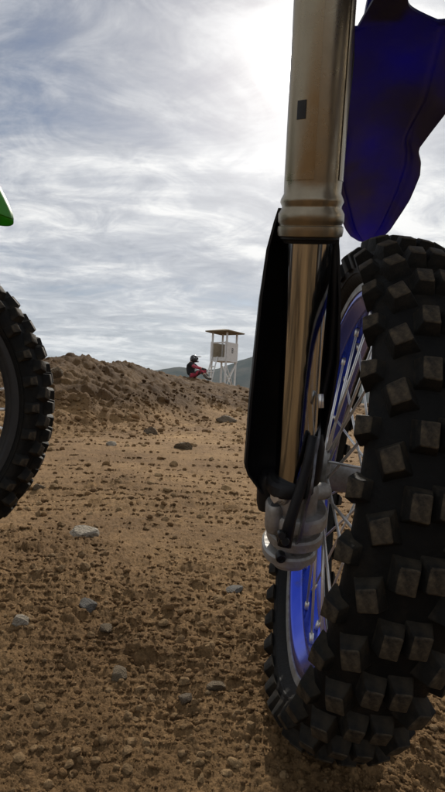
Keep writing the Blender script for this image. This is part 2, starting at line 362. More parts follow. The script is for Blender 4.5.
for k in range(len(px)):
    if np.isnan(hit[k]): continue
    x, y = D[k, 0] * hit[k], D[k, 1] * hit[k]; rad = sz[k] / 2 * hit[k] / FPX
    if math.hypot(x - 0.17, y - 0.74) < 0.12 or math.hypot(x - LW.x, y - LW.y) < 0.25: continue
    o = link('dirt_clod', clod_protos[k % 8], None, smooth=False)
    o.location = (x, y, float(H(x, y)) + rad * 0.12); o.rotation_euler = (rng.uniform(-.3, .3), rng.uniform(-.3, .3), rng.uniform(0, 6.28)); o.scale = [rad * q for q in rng.uniform(0.75, 1.2, 3)]
    tag(o, 'brown dirt clod lying loose among the gravel of the churned ground', 'clod', 'larger dirt clods on the ground')
STONE = [mat('stone_grey', (0.27, 0.22, 0.155), 0.9, 0, (3, (0.36, 0.32, 0.26), 0.35, 0.7), (6, 0.6, 0.10)),
         mat('stone_bluegrey', (0.20, 0.178, 0.145), 0.95, 0, (3, (0.26, 0.25, 0.235), 0.4, 0.7), (9, 0.8, 0.15)),
         mat('stone_tan', (0.25, 0.18, 0.10), 0.9, 0, (3, (0.32, 0.24, 0.15), 0.35, 0.7), (9, 0.9, 0.2)),
         mat('stone_dark', (0.20, 0.145, 0.085), 0.9, 0, (3, (0.30, 0.22, 0.14), 0.4, 0.7), (9, 0.9, 0.2))]
stones = [(82, 532, 24, 0.62, 0, 'angular pale grey stone on the dirt below the green motorcycle wheel'),
          (184, 447, 17, 0.6, 2, 'broad tan stone on the bare slope below the seated rider'),
          (87, 603, 17, 0.7, 1, 'blue grey pointed stone standing proud of the brown crumbs'),
          (20, 625, 14, 0.9, 0, 'small upright pale stone beside the blue grey pointed stone'),
          (150, 431, 15, 0.7, 3, 'brown boulder of earth on the slope foot'),
          (228, 419, 19, 0.45, 3, 'long brown ledge stone under the watch tower beside the black fork guard'),
          (112, 444, 11, 0.6, 0, 'small flat grey stone on the slope between the broad tan stone and the green motorcycle'),
          (120, 676, 17, 0.6, 2, 'rounded tan stone in the loose gravel'),
          (186, 697, 13, 0.7, 3, 'dark pebble in a hollow of the loose gravel'),
          (38, 486, 13, 0.7, 2, 'tan clod stone against the green motorcycle tyre'),
          (54, 371, 16, 0.9, 2, 'pale tan boulder on the bank crest by the green motorcycle tyre'),
          (216, 686, 15, 0.6, 2, 'flat brown stone near the blue motorcycle rim'),
          (233, 588, 16, 0.4, 1, 'flat grey shard on the dirt in front of the fork foot'),
          (104, 628, 12, 0.7, 2, 'rounded brown stone beside the blue grey pointed stone')]
sh, sD = ground_hit([s[0] for s in stones], [s[1] + s[2] * s[3] * 0.3 for s in stones])
for k, (a, b, s, fl, mi, lab) in enumerate(stones):
    t = sh[k] if not np.isnan(sh[k]) else 12.0
    x, y = sD[k, 0] * t, sD[k, 1] * t; rad = s / 2 * t / FPX * 1.25
    me = rock_me('stone', 500 + k, 3, 13, 0.015, fl, (0.42, 0.85)); o = link('stone', me, STONE[mi], smooth=False); me.set_sharp_from_angle(angle=math.radians(25))
    o.location = (x, y, float(H(x, y, False)) + rad * fl * 0.36); o.scale = (rad * 1.05, rad, rad); o.rotation_euler = (0, 0, k * 1.3)
    tag(o, lab, 'stone')

# ------------------------------------------------------------------ materials for bikes
def rubber(name, base, dust, lo, hi):
    return mat(name, base, 0.68, 0, (26, dust, lo, hi), (170, 0.5, 0.002), 0.14)
M_RUB = rubber('tyre_rubber', (0.005, 0.005, 0.0048), (0.026, 0.021, 0.015), 0.50, 0.85)
M_KNOB = rubber('tyre_knob_rubber', (0.012, 0.011, 0.010), (0.165, 0.128, 0.082), 0.42, 0.70)
M_KSIDE = rubber('tyre_knob_side', (0.009, 0.0088, 0.008), (0.055, 0.044, 0.030), 0.46, 0.80)
M_BLUE = mat('blue_anodised_rim', (0.012, 0.045, 0.50), 0.22, 1.0, (22, (0.05, 0.05, 0.08), 0.56, 0.85))
M_BLUE.node_tree.nodes['Principled BSDF'].inputs['Coat Weight'].default_value = 0.4; M_BLUE.node_tree.nodes['Principled BSDF'].inputs['Coat Roughness'].default_value = 0.12
M_BLK = mat('black_plastic', (0.008, 0.008, 0.009), 0.55, 0, (30, (0.020, 0.018, 0.015), 0.5, 0.85), None, 0.3)
M_BLKM = mat('black_metal', (0.012, 0.012, 0.013), 0.4, 0.3, (40, (0.03, 0.028, 0.024), 0.5, 0.8))
M_CAST = mat('cast_aluminium', (0.36, 0.355, 0.345), 0.45, 0.5, (30, (0.17, 0.145, 0.11), 0.40, 0.72), (160, 0.5, 0.0015))
M_STEEL = mat('spoke_steel', (0.72, 0.71, 0.69), 0.32, 0.7, (40, (0.5, 0.47, 0.42), 0.5, 0.8))
M_CHROME = mat('chrome_tube', (0.42, 0.43, 0.445), 0.115, 1.0)
M_GOLD = mat('bronze_anodised_tube', (0.275, 0.235, 0.17), 0.27, 0.9, (18, (0.21, 0.175, 0.125), 0.4, 0.8), (300, 0.15, 0.0006))
M_DISC = mat('brake_disc_steel', (0.30, 0.30, 0.30), 0.35, 1.0, (50, (0.12, 0.11, 0.10), 0.4, 0.7))
M_SEAT = mat('seat_vinyl', (0.02, 0.02, 0.022), 0.7)
def plastic(name, col, tr):
    m = bpy.data.materials.new(name); m.use_nodes = True; nt = m.node_tree; b = nt.nodes['Principled BSDF']; out = nt.nodes['Material Output']
    b.inputs['Base Color'].default_value = (*col, 1); b.inputs['Roughness'].default_value = 0.45
    t = nt.nodes.new('ShaderNodeBsdfTranslucent'); t.inputs[0].default_value = (*tr, 1)
    n = nt.nodes.new('ShaderNodeTexNoise'); n.inputs['Scale'].default_value = 7; n.inputs['Detail'].default_value = 8; tcn = nt.nodes.new('ShaderNodeTexCoord'); nt.links.new(tcn.outputs['Object'], n.inputs[0])
    r = nt.nodes.new('ShaderNodeMapRange'); r.inputs[1].default_value = 0.35; r.inputs[2].default_value = 0.7; r.inputs[3].default_value = 0.50; r.inputs[4].default_value = 0.08; nt.links.new(n.outputs[0], r.inputs[0])
    n2 = nt.nodes.new('ShaderNodeTexNoise'); n2.inputs['Scale'].default_value = 5; n2.inputs['Detail'].default_value = 9; n2.inputs['Roughness'].default_value = 0.7; nt.links.new(tcn.outputs['Object'], n2.inputs[0])
    cr = nt.nodes.new('ShaderNodeValToRGB'); cr.color_ramp.elements[0].position = 0.48; cr.color_ramp.elements[1].position = 0.76; cr.color_ramp.elements[0].color = (*col, 1); cr.color_ramp.elements[1].color = (0.085, 0.070, 0.055, 1); nt.links.new(n2.outputs[0], cr.inputs[0]); nt.links.new(cr.outputs[0], b.inputs['Base Color'])
    s = nt.nodes.new('ShaderNodeMixShader'); nt.links.new(r.outputs[0], s.inputs[0]); nt.links.new(b.outputs[0], s.inputs[1]); nt.links.new(t.outputs[0], s.inputs[2]); nt.links.new(s.outputs[0], out.inputs[0])
    return m
M_FBLUE = plastic('blue_fender_plastic', (0.012, 0.012, 0.085), (0.014, 0.012, 0.42))
M_FGREEN = plastic('green_fender_plastic', (0.05, 0.30, 0.015), (0.07, 0.45, 0.02))
M_WHITE = mat('white_plastic', (0.7, 0.7, 0.7), 0.5)

# ------------------------------------------------------------------ wheel (local: x = axle to the bike's left, y = forward, z = up)
TP = [(-.029, .2795), (-.035, .2818), (-.046, .2885), (-.0525, .300), (-.051, .311), (-.044, .320), (-.030, .3265), (-.015, .3300), (0, .3310), (.015, .3300), (.030, .3265), (.044, .320), (.051, .311), (.0525, .300), (.046, .2885), (.035, .2818), (.029, .2795)]
TPA = np.array(TP)[4:13]
def tread(l):
    r = np.interp(l, TPA[:, 0], TPA[:, 1])
    e = .004; dr = (np.interp(l + e, TPA[:, 0], TPA[:, 1]) - np.interp(l - e, TPA[:, 0], TPA[:, 1])) / (2 * e)
    n = Vector((-dr, 1)).normalized(); return r, n            # (lateral, radial) normal
def knob_me(name, w, l, h, poly=None, taper=0.80, seed=0):
    """knob with base on z=0, x across the tyre, y along the tread; bevelled block with sloped walls"""
    poly = poly or [(-.5, -.5), (.5, -.5), (.5, .5), (-.5, .5)]
    bm = bmesh.new(); r = random.Random(seed)
    lo = [bm.verts.new((x * w * 1.34, y * l * 1.28, -0.005)) for x, y in poly]
    hi = [bm.verts.new((x * w * taper + r.uniform(-.0004, .0004), y * l * (taper + .04) + r.uniform(-.0004, .0004), h)) for x, y in poly]
    n = len(poly)
    for i in range(n): bm.faces.new((lo[i], lo[(i + 1) % n], hi[(i + 1) % n], hi[i]))
    top = bm.faces.new(hi); bm.faces.new(lo[::-1])
    ed = [e for e in bm.edges if e.verts[0].co.z > 0 or e.verts[1].co.z > 0]
    bmesh.ops.bevel(bm, geom=ed, offset=0.0013, segments=2, affect='EDGES', profile=0.5)
    bmesh.ops.recalc_face_normals(bm, faces=bm.faces)
    for q in bm.faces: q.material_index = 1 if q.normal.z > .55 else 0
    me = bpy.data.meshes.new(name); bm.to_mesh(me); bm.free(); me.materials.append(M_KSIDE); me.materials.append(M_KNOB)
    me.polygons.foreach_set('use_smooth', [True] * len(me.polygons)); me.set_sharp_from_angle(angle=math.radians(50)); return me
KC = [knob_me('knob', .0185, .0245, .0150, None, .84, i) for i in range(3)]
KBp = [(-.56, -.36), (.40, -.56), (.56, .38), (-.42, .54)]
KB = [knob_me('knob', .0205, .0255, .0155, KBp, .80, 5 + i) for i in range(2)]; KBm = [knob_me('knob', .0205, .0255, .0155, [(-x, y) for x, y in KBp][::-1], .80, 8 + i) for i in range(2)]
KA = [knob_me('knob', .0195, .0225, .0150, [(-.5, -.5), (.5, -.38), (.5, .38), (-.5, .5)], .80, 11 + i) for i in range(2)]
NROW = 36
def wheel(root, WM, rimmat, spokes=True, disc=True, knobs=True, front=True, phase=0.0, sub=True):
    tyre_v, tyre_f = lathe_geo([(r, l) for l, r in TP], 128)
    # lathe is about z with (r, z=l): turn so that the axle is x
    tyre_v = [(z, x, y) for x, y, z in tyre_v]
    tm = pyd('tyre', tyre_v, tyre_f); bm = bmesh.new(); bm.from_mesh(tm); bmesh.ops.recalc_face_normals(bm, faces=bm.faces); bm.to_mesh(tm); bm.free()
    tyre = link('tyre', tm, M_RUB, root, WM)
    if knobs:
        for i in range(NROW):
            for half, items in ((0.0, [(-.0107, KC, 0), (.0107, KC, 0), (-.0500, KA, 0), (.0500, KA, 0)]), (0.5, [(-.0325, KBm, .20), (.0325, KB, -.20)])):
                for l, ks, yaw in items:
                    a = 2 * math.pi * (i + half + (.08 if abs(l) < .02 and l > 0 else 0)) / NROW + phase
                    r, n = tread(l); 
                    if abs(l) > .045: r = .3085; n = Vector((math.copysign(.72, l), .69))
                    rad = Vector((0, math.cos(a), math.sin(a))); tan = Vector((0, -math.sin(a), math.cos(a)))
                    nz = (Vector((1, 0, 0)) * n[0] + rad * n[1]).normalized(); ny = tan; nx = ny.cross(nz)
                    if yaw: nx, ny = nx * math.cos(yaw) + ny * math.sin(yaw), ny * math.cos(yaw) - nx * math.sin(yaw)
                    me = ks[i % len(ks)]
                    o = bpy.data.objects.new('knob', me); COL.objects.link(o); o.parent = tyre
                    o.matrix_local = frameM(Vector((l, 0, 0)) + rad * r, nx * random.uniform(.99, 1.04), ny * random.uniform(.99, 1.04), nz * random.uniform(.94, 1.0))
    # raised bead line on the sidewall
    for s in (-1, 1):
        lathe('bead_line', [(.2900, s * .0455), (.2915, s * .0492), (.2935, s * .0500), (.2940, s * .0460)], M_RUB, tyre, None, 96, True, 'x')
    rp = [(.268, -.0305), (.279, -.0310), (.2795, -.0285), (.270, -.0255), (.264, -.020), (.257, -.012), (.257, .012), (.264, .020), (.270, .0255), (.2795, .0285), (.279, .0310), (.268, .0305), (.262, .0265), (.2555, .0150), (.2495, .0125), (.2495, -.0125), (.2555, -.0150), (.262, -.0265)]
    rim = lathe('rim', rp, rimmat, root, WM, 128, True, 'x')
    for s_ in (-1, 1): lathe('rim_lip', [(.2715, s_ * .0300), (.2715, s_ * .0330), (.2812, s_ * .0342), (.2822, s_ * .0320), (.2805, s_ * .0295)], M_CAST if front else M_BLKM, rim, None, 128, True, 'x')
    hub = lathe('hub', [(.0, -.052), (.019, -.052), (.021, -.040), (.034, -.036), (.035, -.031), (.022, -.027), (.0205, 0), (.022, .027), (.035, .031), (.036, .036), (.028, .040), (.026, .050), (.016, .056), (.0, .056)], M_CAST, root, WM, 48, False, 'x')
    if spokes:
        for k in range(36):
            s = 1 if k % 2 else -1; j = k // 2
            a0 = 2 * math.pi * k / 36; da = (1 if j % 2 else -1) * .62
            p0 = Vector((s * .0335, .031 * math.cos(a0 + da), .031 * math.sin(a0 + da))); p1 = Vector((s * .006, .2515 * math.cos(a0), .2515 * math.sin(a0)))
            e = (p0 - p1).normalized()
            sp = tube('spoke', [p0, p1], .0020, M_STEEL, root, 8, M=WM)
            tube('nipple', [p1 - e * .002, p1 + e * .016], .0036, M_STEEL, sp, 6)
    if disc:
        n = 180; v = []; f = []
        for k in range(n):
            a = 2 * math.pi * k / n; ro = .128 + .004 * math.cos(a * 12); ri = .098 + .003 * math.cos(a * 12)
            for r, x in ((ro, .0655), (ro, .0685), (ri, .0685), (ri, .0655)): v.append((x, r * math.cos(a), r * math.sin(a)))
        for k in range(n):
            k2 = (k + 1) % n
            for i in range(4): f.append((k * 4 + i, k2 * 4 + i, k2 * 4 + (i + 1) % 4, k * 4 + (i + 1) % 4))
        d = link('brake_disc', pyd('brake_disc', v, f), M_DISC, root, WM, smooth=False)
        for k in range(6):
            a = k * math.pi / 3 + .2; p = Vector((.066, .101 * math.cos(a), .101 * math.sin(a))); q = Vector((.052, .026 * math.cos(a + .4), .026 * math.sin(a + .4)))
            tube('disc_arm', [q, (p + q) / 2 + Vector((.004, 0, 0)), p], .0045, M_BLKM, d, 6)
    return tyre

def fork_tube(name, A, ax, prof, m, parent, yh, n=56):     # profile (radius, distance along axis)
    return lathe(name, prof, m, parent, alongM(A, ax, yh), n, False)
def shell(name, A, ax, yh, prof, a0, a1, th, m, parent, off=(0, 0), n=28):
    """curved sheet round an axis; prof = (radius, z, shift_x, shift_y); angle 0 = local +x (right), 90 deg = forward"""
    v = []; f = []; P = len(prof)
    for side in (0, 1):
        for r, z, sx, sy, b0, b1 in prof:
            for k in range(n + 1):
                a = math.radians(b0 + (b1 - b0) * k / n); q = r + th * side; v.append((sx + q * math.cos(a), sy + q * math.sin(a), z))
    S = P * (n + 1)
    for i in range(P - 1):
        for k in range(n):
            a = i * (n + 1) + k; f.append((a, a + 1, a + n + 2, a + n + 1)); f.append((S + a, S + a + n + 1, S + a + n + 2, S + a + 1))
    for i in range(P - 1):
        for k in (0, n):
            a = i * (n + 1) + k; f.append((a, a + n + 1, S + a + n + 1, S + a))
    for i in (0, P - 1):
        for k in range(n):
            a = i * (n + 1) + k; f.append((a, a + 1, S + a + 1, S + a))
    me = pyd(name, v, f); bm = bmesh.new(); bm.from_mesh(me); bmesh.ops.recalc_face_normals(bm, faces=bm.faces); bm.to_mesh(me); bm.free()
    o = link(name, me, m, parent, alongM(A, ax, yh)); me.set_sharp_from_angle(angle=math.radians(45)); return o
def loft(name, secs, m, parent, sub=0, M=None):
    n = len(secs[0]); v = [p for s in secs for p in s]; f = []
    for i in range(len(secs) - 1):
        for k in range(n): f.append((i * n + k, i * n + (k + 1) % n, (i + 1) * n + (k + 1) % n, (i + 1) * n + k))
    f.append(tuple(range(n))); f.append(tuple(range((len(secs) - 1) * n, len(secs) * n)))
    me = pyd(name, v, f); bm = bmesh.new(); bm.from_mesh(me); bmesh.ops.recalc_face_normals(bm, faces=bm.faces); bm.to_mesh(me); bm.free()
    return link(name, me, m, parent, M)
def body_rest(root, head, back, contact_rear, plast, rimmat, inv):
    """frame, engine, tank, seat and rear wheel: head = steering head (world), back = unit vector to the rear (horizontal)"""
    up = Vector((0, 0, 1)); left = Vector((-back.y, back.x, 0)) * -1.0     # back x up
    g = contact_rear.z
    def W(b, s, z): return inv @ (Vector((head.x, head.y, 0)) + back * b + left * s + up * (g + z))
    tube('frame_spine', [W(.02, 0, .93), W(.35, 0, .86), W(.62, 0, .70), W(.70, 0, .42)], .026, M_CAST, root, 10)
    tube('frame_downtube', [W(.05, 0, .86), W(.20, 0, .50), W(.28, 0, .33), W(.68, 0, .32)], .024, M_CAST, root, 10)
    def sec(b, w, z0, z1, k=8): return [W(b, w * math.cos(2 * math.pi * i / 16), (z0 + z1) / 2 + (z1 - z0) / 2 * math.sin(2 * math.pi * i / 16)) for i in range(16)]
    loft('engine', [sec(.27, .03, .36, .56), sec(.32, .11, .32, .66), sec(.46, .13, .31, .68), sec(.60, .13, .33, .58), sec(.68, .06, .36, .50)], M_BLKM, root)
    loft('fuel_tank', [sec(.10, .03, .82, .93), sec(.16, .11, .70, .96), sec(.32, .13, .72, .99), sec(.48, .08, .84, .97)], plast, root)
    loft('seat', [sec(.36, .06, .88, .97), sec(.60, .085, .82, .93), sec(.95, .09, .82, .92), sec(1.15, .06, .85, .91)], M_SEAT, root)
    loft('rear_fender', [sec(.80, .08, .72, .84), sec(1.10, .09, .80, .88), sec(1.50, .07, .92, .95), sec(1.58, .03, .945, .955)], plast, root)
    for s in (-1, 1):
        tube('swingarm_leg', [W(.70, s * .06, .40), W(1.18, s * .085, contact_rear.z * 0 + .33)], .022, M_CAST, root, 8)
        tube('subframe_rail', [W(.58, s * .07, .78), W(1.1, s * .07, .83)], .010, M_CAST, root, 8)
    tube('silencer', [W(.72, -.12, .62), W(1.12, -.13, .76)], .042, M_CAST, root, 14)
    WM = inv.to_4x4() @ frameM(Vector((head.x, head.y, g + .335)) + back * 1.18, left, -back, up)
    wheel(root, WM, rimmat, spokes=False, disc=False, knobs=False)

# ------------------------------------------------------------------ the near blue motorcycle
psi, phi = -0.053, 0.179
def cv(x, u, z): return RV * x + UV * u + FV * z
F = cv(-math.sin(psi), 0, math.cos(psi)); L0 = cv(-math.cos(psi), 0, -math.sin(psi)); U0 = cv(0, 1, 0)
U = U0 * math.cos(phi) - L0 * math.sin(phi); L = L0 * math.cos(phi) + U0 * math.sin(phi)
C = c2w(0.182, 0.739, -0.122)
contact = C - U * 0.345; gz = float(H(contact.x, contact.y))
bike = empty('motorcycle', (contact.x, contact.y, gz)); INV = Matrix.Translation(-Vector((contact.x, contact.y, gz)))
tag(bike, 'blue motocross bike with knobbly front tyre, blue rim and bronze fork, close up', 'motorcycle')
WM = INV @ frameM(C, L, F, U)
wheel(bike, WM, M_BLUE, phase=0.07)
P0 = at(293, 500, .675); P1 = at(325, -8, .492); AX = (P1 - P0); LEN = AX.length; AX.normalize()
def along_y(py):      # distance along the fork axis where it crosses photo row py
    best = min(((abs(CY - FPX * (P0 + AX * s - CAM).dot(UV) / (P0 + AX * s - CAM).dot(FV) - py), s) for s in np.linspace(-.15, LEN + .1, 3000))); return best[1]
def depth_s(s): return (P0 + AX * s - CAM).dot(FV)
def hw(px, py): s = along_y(py); return px * depth_s(s) / FPX, s
seal = along_y(238)
def leg(base, side):
    A = INV @ base
    gp = [hw(25.5, 239)] + [hw(31.8, 236), hw(32.6, 231), hw(32.4, 227), hw(30.9, 225.8), hw(30.9, 224.6), hw(32.6, 222), hw(32.6, 214), hw(29.6, 208.5), hw(29.6, 206.5), hw(31.4, 202.5), hw(31.0, 199.5), hw(28.4, 194)] + [hw(float(np.interp(y_, [-40, 0, 100, 183], [30.8, 30.6, 29.6, 28.7])), y_) for y_ in np.linspace(183, -20, 12)]
    gp += [(gp[-1][0], gp[-1][1] + .30)]
    ot = fork_tube('fork_outer_tube', A, AX, gp, M_GOLD, bike, FV)
    fork_tube('fork_dust_seal', A, AX, [hw(23.0, 243.5), hw(25.2, 243.3), hw(26.8, 240), hw(29.3, 239), hw(29.4, 236), hw(26, 235.8)], M_BLK, bike, FV)
    rc = 23.6 * depth_s(seal) / FPX
    fork_tube('fork_inner_tube', A, AX, [(rc, -.03), (rc, seal + .03)], M_CHROME, bike, FV)
    return ot, rc
outer, RC = leg(P0, 1)
leg(P0 - L * 0.205, -1)
A0 = INV @ P0
# decal film on the outer tube: two long panels with a small dark mark
def film(name, y0, y1, a0, a1, m, dr):
    pr = []
    for py in np.linspace(y0, y1, 12):
        s = along_y(py); r = np.interp(py, [-40, 0, 100, 183], [30.8, 30.6, 29.6, 28.7]) * depth_s(s) / FPX + dr
        pr.append((float(r), s, 0, 0, a0, a1))
    return shell(name, Vector((0, 0, 0)), (0, 0, 1), (0, 1, 0), pr, a0, a1, .0004, m, outer, n=14)
M_FILM = mat('bronze_film', (0.27, 0.222, 0.15), 0.22, 0.88, (18, (0.25, 0.21, 0.15), 0.4, 0.8))
film('decal_film', 182, -20, 196, 262, M_FILM, .0005); film('decal_film', 182, -20, 318, 352, M_FILM, .0005)
film('decal_mark', 124, 106, 222, 240, M_BLKM, .0012)
# black guard: a channel in front of the tube, open towards the camera
gpr = []
for py, xl, xr in ((208, 282, 334), (222, 277.5, 335), (250, 270, 337), (300, 262.5, 338), (360, 256, 336), (400, 252, 330), (440, 249, 322), (464, 247, 318), (474, 250, 315), (484, 257, 311), (494, 264, 306)):
    s = along_y(py); d = depth_s(s) + .012; p = P0 + AX * s - CAM; cx = CX + FPX * p.dot(RV) / p.dot(FV)
    gpr.append(((xr - xl) / 2 * d / FPX, s, ((xl + xr) / 2 - cx) * d / FPX, .004, -12 + max(0, (330 - py)) * .12, 192 - max(0, (330 - py)) * .16))
shell('fork_guard', A0, AX, FV, gpr, 0, 0, .003, M_BLK, bike)
# fork foot: casting with three ribs, axle boss, pinch bolts
FMx = alongM(A0, AX, FV)
def ell(name, secs, m, parent, M, n=28, pw=2.6):
    """superellipse sections (cx, cy, rx, ry, z)"""
    S = []
    for cx, cy, rx, ry, z in secs:
        S.append([(cx + rx * math.copysign(abs(math.cos(t)) ** (2 / pw), math.cos(t)), cy + ry * math.copysign(abs(math.sin(t)) ** (2 / pw), math.sin(t)), z) for t in [2 * math.pi * k / n for k in range(n)]])
    o = loft(name, S, m, parent, 0, M); o.data.set_sharp_from_angle(angle=math.radians(38)); return o
foot = ell('fork_foot', [(.002, 0, .026, .028, .030), (.002, .004, .031, .034, .022), (.003, .010, .030, .040, -.004), (.006, .010, .029, .038, -.03), (.004, .008, .029, .036, -.075), (.000, .008, .025, .03, -.098)], M_CAST, bike, FMx)
for z, cx, rx, h in ((-.020, .008, .0395, .012), (-.0495, .005, .0385, .010), (-.074, -.001, .0380, .009)):
    ell('rib', [(cx, .004, rx - .004, .040, z - h), (cx, .004, rx, .0435, z - h + .003), (cx, .004, rx, .0435, z + h * .45), (cx, .004, rx - .003, .041, z + h * .75), (cx, .004, rx - .010, .034, z + h * .78)], M_CAST, foot, None, 36, 2.3)
ell('side_boss', [(-.0265, -.012, .010, .016, -.036), (-.0265, -.012, .0115, .018, -.033), (-.0265, -.012, .0115, .018, .000), (-.0265, -.012, .009, .015, .005)], M_CAST, foot, None, 20, 2.4)
lathe('pinch_bolt', [(0, .0075), (.0045, .0075), (.0055, .0065), (.0055, -.004)], M_BLKM, foot, T((-.0265, -.018, .003)) @ Matrix.Rotation(math.radians(60), 4, 'X'), 6, False)
for z in (-.034, -.062):
    lathe('pinch_bolt', [(0, .003), (.0035, .003), (.0042, .005), (.0060, .005), (.0068, .004), (.0068, -.006)], M_BLKM, foot, T((-.018, -.040, z)) @ Matrix.Rotation(math.radians(90), 4, 'X'), 10, False)
# axle boss towards the hub
LA = (L * .9 + RV * -.15).normalized()
q0 = at(279, 495, .650); q1 = at(334, 490, .690)
bo = lathe('axle_boss', [(0, 0), (.0105, 0), (.0135, .003), (.0135, .034), (.0118, .037), (.0118, .074), (.010, .078), (0, .078)], M_CAST, bike, alongM(INV @ q0, q1 - q0, FV), 32)
lathe('axle_nut', [(0, .009), (.007, .009), (.0105, .0075), (.0105, 0), (.0125, 0), (.0125, -.002)], M_STEEL, bike, alongM(INV @ q0, q0 - q1, FV), 6)
tube('axle', [INV @ (C - L * .13), INV @ (C + L * .075)], .010, M_STEEL, bike, 16)
box('lug_web', .030, .075, .040, M_CAST, foot, T((-.004, .045, .004)), .006)
# black caliper with its arm and hose behind the leg, on the disc
cal = ell('brake_caliper', [(.018, .004, .010, .018, .024), (.021, .006, .013, .026, .034), (.023, .008, .014, .028, .080), (.025, .010, .010, .020, .100)], M_BLK, bike, FMx, 20)
arm = []
for px, py, d in ((313, 436, .612), (308, 462, .616), (300, 490, .612), (291, 518, .612), (284, 546, .618)):
    arm.append(INV @ at(px, py, d))
def strap(name, pts, w, t, m, parent):
    secs = []
    for i, p in enumerate(pts):
        a = pts[max(0, i - 1)]; b = pts[min(len(pts) - 1, i + 1)]; z = (b - a).normalized(); x = RV - z * RV.dot(z); x.normalize(); y = z.cross(x)
        ww = w[i]; secs.append([p + x * ww + y * t * .5, p + x * ww * .6 + y * t, p - x * ww * .6 + y * t, p - x * ww + y * t * .5, p - x * ww - y * t * .5, p - x * ww * .6 - y * t, p + x * ww * .6 - y * t, p + x * ww - y * t * .5])
    return loft(name, secs, m, parent)
st = strap('caliper_arm', arm, [.0055, .006, .006, .0065, .0085], .005, M_BLK, bike)
for px, py in ((285, 541), (281.5, 535)):
    lathe('bolt', [(0, .004), (.0045, .004), (.0055, .002), (.0055, -.006)], M_BLKM, st, alongM(INV @ at(px, py, .609), -FV, UV), 10)
tube('brake_hose', [INV @ at(x, y, d) for x, y, d in ((300, 455, .635), (307, 432, .63), (322, 400, .63), (331, 360, .62), (334, 310, .60), (335, 250, .575), (338, 180, .56), (350, 60, .52), (352, -60, .48))], .0045, M_BLK, bike, 10)
tube('banjo_fitting', [INV @ at(321, 408, .60), INV @ at(320.5, 394, .60)], .0035, M_STEEL, bike, 8)
ell('guard_clamp', [(-.034, .018, .012, .014, -.022), (-.034, .018, .014, .018, -.012), (-.034, .016, .014, .018, .024), (-.03, .014, .011, .014, .034)], M_BLK, bike, FMx, 18)
ell('guard_bracket', [(-.006, -.004, .030, .030, .020), (-.006, -.004, .032, .032, .024), (-.006, -.002, .031, .032, .034), (-.004, 0, .029, .030, .038)], M_BLK, bike, FMx, 32)
# triple clamps, stem, handlebar (above the frame)
top = [P0 + AX * (LEN + .06), P0 + AX * (LEN + .24)]
for p in top:
    q = p - L * .205; x = (q - p).normalized(); y = AX.cross(x)
    box('triple_clamp', .30, .085, .035, M_BLKM, bike, INV @ frameM((p + q) / 2, x, y, AX), .012)
hb = (top[1] - L * .1025) + AX * .07; hx = L
tube('handlebar', [INV @ (hb + hx * a - F * b + UV * c) for a, b, c in ((.40, .14, .07), (.22, .07, .06), (.12, .0, .0), (-.12, .0, .0), (-.22, .07, .06), (-.40, .14, .07))], .0125, M_BLKM, bike, 12)
tube('bar_riser', [INV @ (top[1] - L * .1025), INV @ hb], .02, M_BLKM, bike, 10)
# front fender
fA = (0.170, 0.50, 0.398); fN = (0.3010, 1.05, 0.322)
def fc(s): return [fA[i] + (fN[i] - fA[i]) * s for i in range(3)]
EDGE = [(-60, 640), (20, 540), (60, 500), (84, 470), (100, 449), (125, 431), (143, 418.5), (150, 419), (157, 421), (170, 420), (185, 414), (195, 409.5), (205, 403), (215, 396), (224, 390.5), (232, 384), (240, 374), (244, 366.5)]
ey = np.array([e[0] for e in EDGE], float); ex = np.array([e[1] for e in EDGE], float)
def fender_rows():
    R = []
    for s in np.concatenate([np.linspace(.0, .12, 34), np.linspace(.125, .9, 44), np.linspace(.915, 1.0, 10)]):
        x, d, u = fc(s); py = CY - FPX * u / d; pxc = CX + FPX * x / d
        xe = np.interp(py + 1.5, ey, ex); hwid = min(.084, max(.0012, (xe - pxc) * d / FPX)); R.append((x, d, u, hwid, s))
    return R
def fender_surface(side):
    v = []; n = 40
    for x, d, u, hwid, s in FR:
        py = CY - FPX * u / d; pxc = CX + FPX * x / d; hp = hwid * FPX / d
        lo = max(-1, (357 + 16 * (28 - py) / 28 - pxc) / hp) if py < 29 else max(-1, (357 - 60 * (py - 29) - pxc) / hp)
        hi = min(1, (408 + (pxc + hp - 408) * max(0, (py - 2) / 21) ** 2.5 - pxc) / hp) if py < 23 else 1
        for k in range(n + 1):
            t = lo + (hi - lo) * k / n; at_ = abs(t)
            zz = -.018 * t * t * min(1, hwid / .05) + (.006 * math.exp(-((at_ - .72) / .07) ** 2) - .003 * smooth01((at_ - .80) / .2)) * min(1, hwid / .04) + .010 * math.sin(math.pi * s)
            near = max(0.0, (.12 - s) / .065)
            v.append(INV @ c2w(x + t * hwid, d, u + zz + side * .0032))
    return v
FR = fender_rows(); n = 40
va = fender_surface(0); vb = fender_surface(1); S = len(va); f = []
cells = {(i, k) for i in range(len(FR) - 1) for k in range(n)}
for i, k in cells:
    a = i * (n + 1) + k; f.append((a, a + 1, a + n + 2, a + n + 1)); f.append((S + a, S + a + n + 1, S + a + n + 2, S + a + 1))
    for di, dk, e in ((-1, 0, (a, a + 1)), (1, 0, (a + n + 1, a + n + 2)), (0, -1, (a, a + n + 1)), (0, 1, (a + 1, a + n + 2))):
        if (i + di, k + dk) not in cells: f.append((e[0], e[1], S + e[1], S + e[0]))
me = pyd('front_fender', va + vb, f); bm = bmesh.new(); bm.from_mesh(me); bmesh.ops.recalc_face_normals(bm, faces=bm.faces)
bmesh.ops.delete(bm, geom=[q for q in bm.verts if not q.link_faces], context='VERTS'); bm.to_mesh(me); bm.free()
fen = link('front_fender', me, M_FBLUE, bike); me.set_sharp_from_angle(angle=math.radians(50))
x, d, u = fc(.0)
